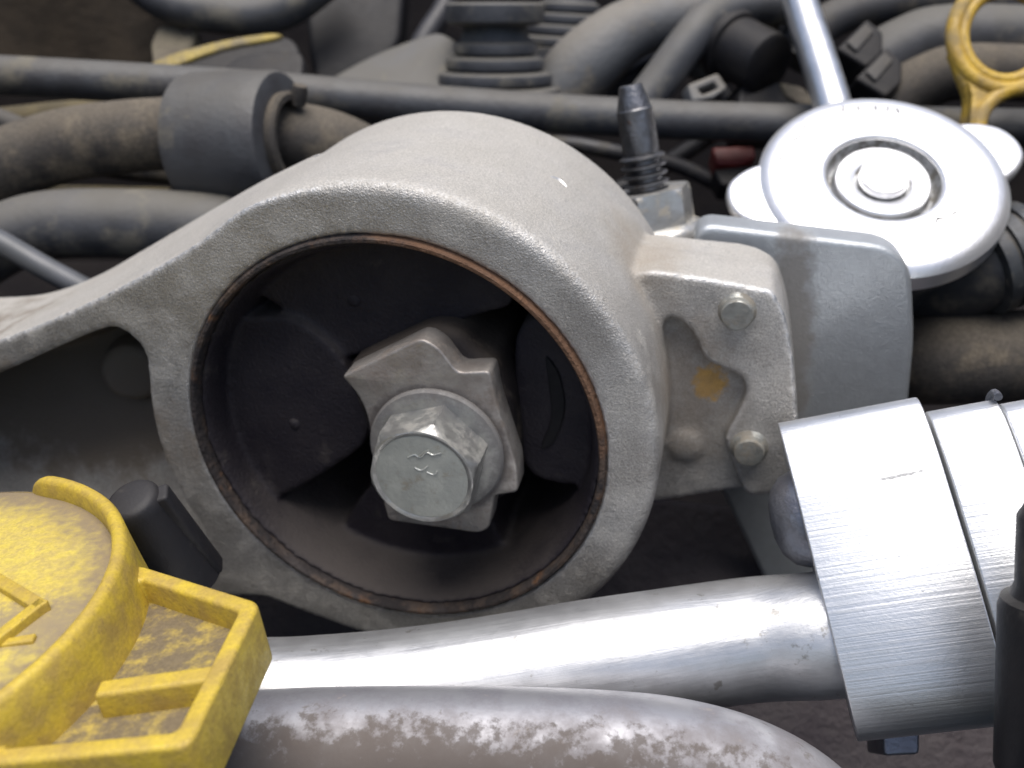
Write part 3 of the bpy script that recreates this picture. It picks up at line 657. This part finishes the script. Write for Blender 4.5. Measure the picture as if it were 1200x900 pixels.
# yellow ring handle
m_ring = mat('ring_yellow', (0.50, 0.33, 0.045), (0.36, 0.23, 0.04), 1.2, rough=0.45, bump=0.03, bump_scale=8, dust=(0.27, 0.2, 0.09), dust_amt=0.0, dust_scale=1.0)
YR = Frame(P(1176, 52, 30), (0.0, 0.16, 0.98))
rg = thing('dipstick_handle', 'yellow plastic dipstick ring handle at the top right', 'dipstick handle', P(1130, 135, 30))
def ringpts(fr, cx, cy, rx, ry, a0, a1, n=40, w=0):
    return [fr.pt(*fr.uv(cx + rx * math.cos(R_(a0 + (a1 - a0) * k / n)), cy - ry * math.sin(R_(a0 + (a1 - a0) * k / n)), w), w) for k in range(n + 1)]
MB().tube(ringpts(YR, 1178, 42, 61, 63, 0, 360), 0.24, 14, caps=False).build('outer_ring', m_ring, rg)
MB().tube(ringpts(YR, 1178, 42, 50, 52, 0, 360), 0.20, 12, caps=False).build('inner_lip', m_ring, rg)
MB().tube(catmull([P(1119, 62, 30), P(1130, 92, 30), P(1138, 118, 30.1), P(1134, 150, 30.3)], 6), 0.27, 14).build('stem_edge', m_ring, rg)
MB().tube(ringpts(YR, 1200, 152, 54, 48, 0, 180), 0.24, 14).build('lower_loop', m_ring, rg)
web = [YR.uv(*p) for p in [(1128, 84), (1150, 98), (1180, 104), (1215, 100), (1215, 108), (1180, 110), (1156, 126), (1150, 150), (1136, 150), (1138, 112)]]
MB().slab(YR, rounded(web, 0.08), 0.08, -0.1, 0.05).build('web', m_ring, rg)
# thin wires in the gaps
m_wire = mat('wire_black', (0.03, 0.03, 0.034), (0.022, 0.021, 0.023), 1, rough=0.5, dust=(0.10, 0.09, 0.07), dust_amt=-0.03, dust_scale=0.8)
for pts, r, lab in (
        ([P(560, 210, 35), P(640, 170, 35), P(720, 178, 34.5), P(800, 196, 34.5), P(900, 250, 35)], 0.28, 'thin black wire under the rod beside the threaded stud'),
        ([P(690, 240, 36), P(760, 205, 36), P(830, 160, 36), P(900, 110, 37)], 0.34, 'black wire rising diagonally behind the threaded stud'),
        ([P(700, 120, 38), P(735, 92, 38), P(780, 70, 38.5), P(830, 90, 38.5), P(870, 140, 38)], 0.4, 'black looped wire behind the slim diagonal hose'),
        ([P(470, 130, 39), P(490, 60, 39), P(520, 10, 39.5), P(545, -40, 40)], 0.45, 'black wire rising behind the ribbed rubber boot'),
        ([P(915, 60, 37), P(925, 20, 37), P(945, -30, 37)], 0.35, 'black wire beside the bright tube at the top edge'),
        ([P(1060, 356, 27), P(1100, 372, 26.6), P(1150, 378, 26.4), P(1250, 372, 26.4)], 0.22, 'thin wire lying between short black hose and olive hose')):
    q = catmull(pts, 6)
    tag(MB().tube(q, r, 14).build('wire', m_wire, loc=q[0]), lab, 'wire', 'thin wires in the gaps')
# red connector in the dark
rf = Frame(P(862, 182, 33), (0, 0.45, 0.9))
m_red = mat('red_plastic', (0.18, 0.02, 0.015), (0.13, 0.018, 0.015), 1, rough=0.5)
rc = thing('red_connector', 'small red connector in the shadow left of the radiator cap', 'connector', rf.pt(0, -0.6, 0))
MB().slab(rf, rounded(rf.poly([(834, 172), (884, 170), (886, 186), (870, 192), (840, 192)]), 0.15), 0.0, -0.9, 0.1).build('connector_body', m_red, rc)
MB().slab(rf, rounded(rf.poly([(836, 196), (884, 190), (880, 214), (846, 214)]), 0.12), -0.1, -1.0, 0.1).build('connector_base', m_blk, rc)
# engine block shadowed below the mount
eb = Frame(P(860, 720, 27), (-0.05, 0.25, 0.95))
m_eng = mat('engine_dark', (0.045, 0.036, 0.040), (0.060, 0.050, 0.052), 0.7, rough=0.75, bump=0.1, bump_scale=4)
en = thing('engine_block', 'dark engine block in shadow below the mount', 'engine block', eb.pt(0, -5, 0))
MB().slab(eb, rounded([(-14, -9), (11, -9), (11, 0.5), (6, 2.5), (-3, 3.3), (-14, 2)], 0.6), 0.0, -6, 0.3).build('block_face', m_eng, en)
# ------------------------------------------------------------------ aluminium line fitting at the right
ax = Vector((0.952, 0.20, 0.24)).normalized()
upv = Vector((-0.22, 0.95, -0.34)); upv = (upv - ax * upv.dot(ax) * 0.62).normalized()
fn = ax.cross(upv).normalized()
BF = Frame((0, 0, 0), ax, up=upv)          # u,v span the profile; w runs along the fitting
# profile plane: v = up along the block, u = depth
BC = P(957, 676, 17.2)
def block_metal(name, spots=()):
    return mat(name, (0.80, 0.805, 0.81), (0.74, 0.75, 0.755), 1.4, metal=0.88, rough=0.40, rough_var=0.05, bump=0.004, bump_scale=16,
               streak=(WN(ax), 0.007, 20), wear=((0.45, 0.45, 0.44), 6.0, 0.66, 0.74), spots=spots)
m_block = block_metal('machined_aluminium', [(BC - upv * 2.6 + ax, BC + ax * 1.75 + upv * 1.45, ((ax, 1.0), (upv, 0.06), (fn, 4.0)), (0.22, 0.215, 0.21), 0.75, 14.0, 0.3, 0.9)])
m_block2 = block_metal('machined_aluminium_plain')
def prof_frame(c):
    f = Frame(c, ax); f.v = upv; f.u = upv.cross(ax).normalized(); return f
f0 = prof_frame(BC)
# make u point away from the viewer
if f0.u.z > 0: f0.u = -f0.u
def block_profile(h0, h1, depth, crown):
    """front bulges slightly, both ends well rounded"""
    return rounded([(-crown * 0.2, h1), (depth, h1), (depth, -h0), (crown * 0.45, -h0), (-crown, -h0 * 0.35), (-crown, h1 * 0.6)], [0.5, 0.5, 0.5, 0.9, 1.4, 1.0], 10)
fit = thing('line_fitting', 'machined aluminium pipe fitting block with pipe entering from the left', 'fitting', f0.pt(0, -2.6, 1))
MB().slab(f0, block_profile(2.82, 2.92, 2.2, 0.35), 2.48, 0.0, 0.035, res=2).build('block', m_block, fit)
m_plug = mat('plug_steel', (0.25, 0.26, 0.29), (0.2, 0.2, 0.22), 2, metal=0.7, rough=0.38, bump=0.02, bump_scale=8)
pgf = Frame(f0.pt(0.75, 1.15, 0.0), -ax)
MB().lathe(pgf, [(0.92, -0.1), (0.9, 0.05), (0.82, 0.25), (0.6, 0.45), (0.3, 0.54), (0, 0.56)], 48).build('port_plug', m_plug, fit)
m_pipe = mat('pipe_aluminium', (0.60, 0.605, 0.61), (0.52, 0.525, 0.53), 1.3, metal=0.80, rough=0.40, rough_var=0.10, bump=0.003, bump_scale=9, wear=((0.36, 0.35, 0.33), 3.0, 0.61, 0.70), streak=(WN(Vector((0.97, 0.16, 0))), 0.008, 6))
pp = catmull([f0.pt(0.95, -0.95, 0.5), f0.pt(0.95, -0.95, -0.2), P(880, 749, 18.2), P(780, 763, 18.1), P(680, 778, 18), P(580, 795, 18), P(480, 809, 18.0), P(380, 818, 18.0), P(300, 821, 18), P(160, 815, 18.2), P(40, 800, 18.4)], 6)
MB().tube(pp, 1.13, 48).build('pipe', m_pipe, fit)
# small foot seen under the block
ff = Frame(P(1054, 868, 19.5), (0, 0.3, 0.95))
MB().slab(ff, rounded(ff.poly([(1034, 850), (1078, 850), (1078, 884), (1036, 886)]), 0.1), 0, -1, 0.06).build('lug', m_plug, fit)
# mating half on the other side of the thin joint
f1 = prof_frame(f0.pt(0, 0, 2.55)); f1.u = f0.u
mate = thing('mating_block', 'pale aluminium block bolted against the right side of the pipe fitting', 'block', f1.pt(0, -2.5, 1))
MB().slab(f1, block_profile(2.85, 2.62, 2.2, 0.33), 1.15, 0.0, 0.035, res=2).build('block', m_block2, mate)
MB().slab(prof_frame(f1.pt(0, 0, 1.2)) if False else f1, block_profile(2.85, 2.52, 2.2, 0.28), 3.2, 1.18, 0.05, res=2).build('outer_block', m_block2, mate)
MB().tube(catmull([f1.pt(0.9, 2.5, 1.16), f1.pt(0.6, 2.68, 1.16), f1.pt(0.1, 2.68, 1.16), f1.pt(-0.1, 2.55, 1.16)], 5), 0.075, 10).build('retaining_wire', m_plug, mate)
# black cap at right edge
bcf = Frame(P(1256, 700, 14.0), (-0.03, 0.97, 0.1), up=(0, 0, -1))
bc = thing('black_service_cap', 'black plastic cap standing at the right edge before the pale block', 'cap', bcf.pt(0, 0, -4))
MB().lathe(bcf, [(0, 1.42), (0.45, 1.42), (0.62, 1.34), (0.73, 1.15), (0.74, 0.15), (0.8, 0.0), (0.92, -0.06), (0.96, -0.2), (0.97, -2.6), (0.9, -2.8), (0, -2.8)], 48).build('cap_body', m_blk, bc)
# ------------------------------------------------------------------ dirty pipe along the bottom
m_dirty = mat('dirty_aluminium', (0.38, 0.38, 0.40), (0.30, 0.30, 0.325), 1.5, metal=0.65, rough=0.46, rough_var=0.06, bump=0.004, bump_scale=9,
              wear=((0.40, 0.38, 0.38), 3.0, 0.62, 0.70), spots=[(P(60, 905, 16.4), P(450, 915, 15.3), ((Vector((1, 0, 0)), 10), (Vector((0, 1, 0)), 1.38), (Vector((0, 0, 1)), 3.5)), (0.13, 0.105, 0.088), 0.65, 1.5, 0.1, 0.75),
                     (P(60, 905, 16.4), P(450, 915, 15.3), ((Vector((1, 0, 0)), 10), (Vector((0, 1, 0)), 1.45), (Vector((0, 0, 1)), 3.5)), (0.085, 0.065, 0.05), 0.75, 3.6, 0.44, 0.64)])
dp = catmull([P(60, 905, 16.4), P(200, 893, 16.3), P(320, 885, 16.2), P(450, 882, 16.1), P(580, 883, 16), P(700, 887, 16), P(790, 896, 16), P(870, 918, 16.0), P(935, 955, 16.1), P(980, 1010, 16.3), P(1000, 1100, 16.5)], 7)
lowpipe = MB().tube(dp, 1.05, 48).build('bent_pipe', m_dirty, loc=dp[0])
tag(lowpipe, 'dirt-caked aluminium pipe bending down along the bottom edge', 'pipe')

# ------------------------------------------------------------------ black valve cap behind the yellow cap
vf = Frame(P(152, 584, 17.6), (-0.24, 0.68, 0.62), up=(0, 0, -1))
m_vblk = mat('valve_black', (0.018, 0.018, 0.021), (0.02, 0.019, 0.021), 1.5, rough=0.5, bump=0.006, bump_scale=14, dust=(0.06, 0.055, 0.05), dust_amt=-0.12, dust_scale=2, dust_up=0.25, spec=0.35)
vc = thing('valve_cap', 'black plastic valve cap standing behind the yellow cap', 'valve cap', vf.pt(0, 0, -3))
MB().lathe(vf, [(0, 0.05), (0.34, 0.04), (0.44, 0.0), (0.50, -0.08), (0.52, -0.25), (0.60, -2.4), (0, -2.4)], 48).build('cap_body', m_vblk, vc)
for wv in (1,):
    vq = Frame(vf.pt(0.45, 0.05, -1.6), Vector((0.3, 0.1, 0.95)))
    MB().slab(vf, rounded([(0.1, -0.2), (0.66, -0.2), (0.66, 0.22), (0.1, 0.22)], 0.1), -0.10, -2.4, 0.07).build('side_key', m_vblk, vc)

# ------------------------------------------------------------------ yellow cap at the lower left
YN = Vector((-0.119, 0.895, 0.43))
Y = Frame(P(-193, 723, 14.0), YN, up=(0, 0, -1))
RY = 3.98
m_yel = mat('yellow_plastic', (0.56, 0.41, 0.045), (0.51, 0.365, 0.04), 1.3, rough=0.42, rough_var=0.08, bump=0.010, bump_scale=14, bump2=0.012, bump2_scale=2.0,
            wear=((0.17, 0.11, 0.05), 9.0, 0.60, 0.78), dust=(0.27, 0.18, 0.075), dust_amt=0.06, dust_scale=2.6, dust_w=0.4, dust_max=0.6, spec=0.45, speck=(0.08, 20))
yc = thing('yellow_filler_cap', 'dusty yellow plastic filler cap with raised rim and ribbed grip, lower left', 'filler cap', Y.pt(0, 0, -2.2))
YO = Y.pt(0, 0, -2.2)
m_ydisc = mat('yellow_disc', (0.58, 0.46, 0.085), (0.53, 0.41, 0.075), 1.0, rough=0.45, rough_var=0.08, bump=0.010, bump_scale=18, bump2=0.008, bump2_scale=2, speck=(0.10, 20),
              wear=((0.26, 0.19, 0.10), 8.0, 0.60, 0.78), dust=(0.32, 0.235, 0.11), dust_amt=0.04, dust_scale=6.0, dust_w=0.4, dust_max=0.6,
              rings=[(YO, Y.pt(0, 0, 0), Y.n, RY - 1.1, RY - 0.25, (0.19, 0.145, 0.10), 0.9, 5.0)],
              spots=[(YO, Y.pt(*Y.uv(38, 735, -.32), -.32), ((Y.u, 1.3), (Y.v, 0.9), (Y.n, 2)), (0.25, 0.195, 0.12), 0.85, 6.0, 0.1, 0.8)])
MB().lathe(Y, [(0, -0.22), (1.5, -0.23), (2.8, -0.28), (3.4, -0.33), (RY - 0.16, -0.36), (RY - 0.02, -0.42), (RY + 0.0, -0.55)], 160).build('disc', m_ydisc, yc)
MB().lathe(Y, [(RY - 0.1, -0.38), (RY + 0.005, -0.44), (RY + 0.03, -0.6), (RY + 0.16, -1.5), (RY + 0.18, -2.2), (RY - 0.2, -2.2)], 160).build('skirt', m_yel, yc)
# raised rim, an arc that ends in a rounded tip at the far side
u0, v0 = Y.uv(26, 560, 0); a_end = math.atan2(v0, u0)
a0r, a1r = R_(-150), a_end
seg = 110
prof = [(-0.23, -0.40), (-0.215, -0.1), (-0.18, -0.03), (-0.11, 0.0), (-0.03, -0.02), (0.02, -0.09), (0.05, -0.4), (0.11, -0.9), (0.19, -1.5), (0.21, -2.15), (-0.1, -2.15)]
vs, fs = [], []
for i in range(seg + 1):
    t = i / seg; a = a0r + (a1r - a0r) * t
    e = max(0.0, (i - (seg - 4)) / 4.0); k = math.sqrt(max(1 - e * e, 0.0)) if e > 0 else 1.0
    for dr, w in prof:
        vs.append(Y.pt((RY - 0.1 + (dr + 0.1) * max(k, .15)) * math.cos(a), (RY - 0.1 + (dr + 0.1) * max(k, .15)) * math.sin(a), -0.45 + (w + 0.45) * max(k, 0.3)))
np_ = len(prof)
for i in range(seg):
    for j in range(np_):
        fs.append((i * np_ + j, (i + 1) * np_ + j, (i + 1) * np_ + (j + 1) % np_, i * np_ + (j + 1) % np_))
fs += [tuple(range(np_)), tuple(reversed([seg * np_ + j for j in range(np_)]))]
MB().add(vs, fs).build('rim', m_yel, yc, smooth=50)
# grip wing: floor, three walls, one rib
WT, WB = -0.55, -1.75       # wall top and bottom
def wall(name, pts, th, w0, w1, bev=0.07):
    """a wall along pixel points given at its top, outer side first"""
    a, b = [Vector(Y.uv(*p, w0)) for p in pts]
    d = (b - a).normalized(); nrm = Vector((d.y, -d.x))
    q = [a, b, b - nrm * th, a - nrm * th]
    return MB().slab(Y, rounded(q, 0.05, 3), w0, w1, bev).build(name, m_yel, yc, smooth=50)
A_ = Vector(Y.uv(160, 660, WT)); B_ = Vector(Y.uv(305, 705, WT)); C_ = Vector(Y.uv(222, 874, WT)); D_ = Vector(Y.uv(-40, 898, WT))
def inset(poly, th):
    out = []; N = len(poly)
    for i in range(N):
        a, b, c = poly[i - 1], poly[i], poly[(i + 1) % N]
        d1 = (b - a).normalized(); d2 = (c - b).normalized(); n1 = Vector((-d1.y, d1.x)); n2 = Vector((-d2.y, d2.x))
        k = (n1 + n2); k = k / max(k.dot(n1), 0.2); out.append(b + k * th)
    return out
quad_ = [A_, B_, C_, D_]
cross = sum(quad_[i].x * quad_[(i + 1) % 4].y - quad_[(i + 1) % 4].x * quad_[i].y for i in range(4))
if cross < 0: quad_ = quad_[::-1]
outer = rounded(quad_, 0.18, 5); inner = rounded(inset(quad_, 0.27), 0.10, 4)
MB().slab(Y, outer, WT, WT - 1.0, 0.07, holes=[inner], res=3).build('grip_wall', m_yel, yc, smooth=50)
m_yfloor = mat('yellow_floor', (0.50, 0.37, 0.06), (0.42, 0.31, 0.06), 1.5, rough=0.6, bump=0.02, bump_scale=14, dust=(0.135, 0.105, 0.068), dust_amt=0.17, dust_scale=3.0, dust_w=0.35, dust_max=0.95, speck=(0.12, 18))
MB().slab(Y, rounded(inset(quad_, 0.1), 0.1), WT - 0.44, WT - 0.95, 0.03).build('grip_floor', m_yfloor, yc)
ra, rb = Vector(Y.uv(112, 803, WT)), Vector(Y.uv(252, 784, WT))
d_ = (rb - ra).normalized(); nn = Vector((-d_.y, d_.x)) * 0.15
MB().slab(Y, rounded([ra - nn, rb - nn, rb + nn, ra + nn], 0.06, 3), WT - 0.04, WT - 0.7, 0.06).build('grip_rib', m_yel, yc, smooth=50)
# moulded symbol on the disc
def strip(pts, wd, h):
    pts = [Vector(Y.uv(*p, -0.2)) for p in pts]
    for a, b in zip(pts, pts[1:]):
        d = (b - a).normalized(); n_ = Vector((-d.y, d.x)) * wd
        MB().slab(Y, rounded([a - n_ - d * wd, b - n_ + d * wd, b + n_ + d * wd, a + n_ - d * wd], 0.03, 3), -0.30 + h, -0.45, 0.03).build('moulded_symbol', m_yel, yc, smooth=50)
strip([(-30, 664), (46, 710), (-20, 762)], 0.10, 0.16)
strip([(8, 748), (32, 744)], 0.08, 0.06)
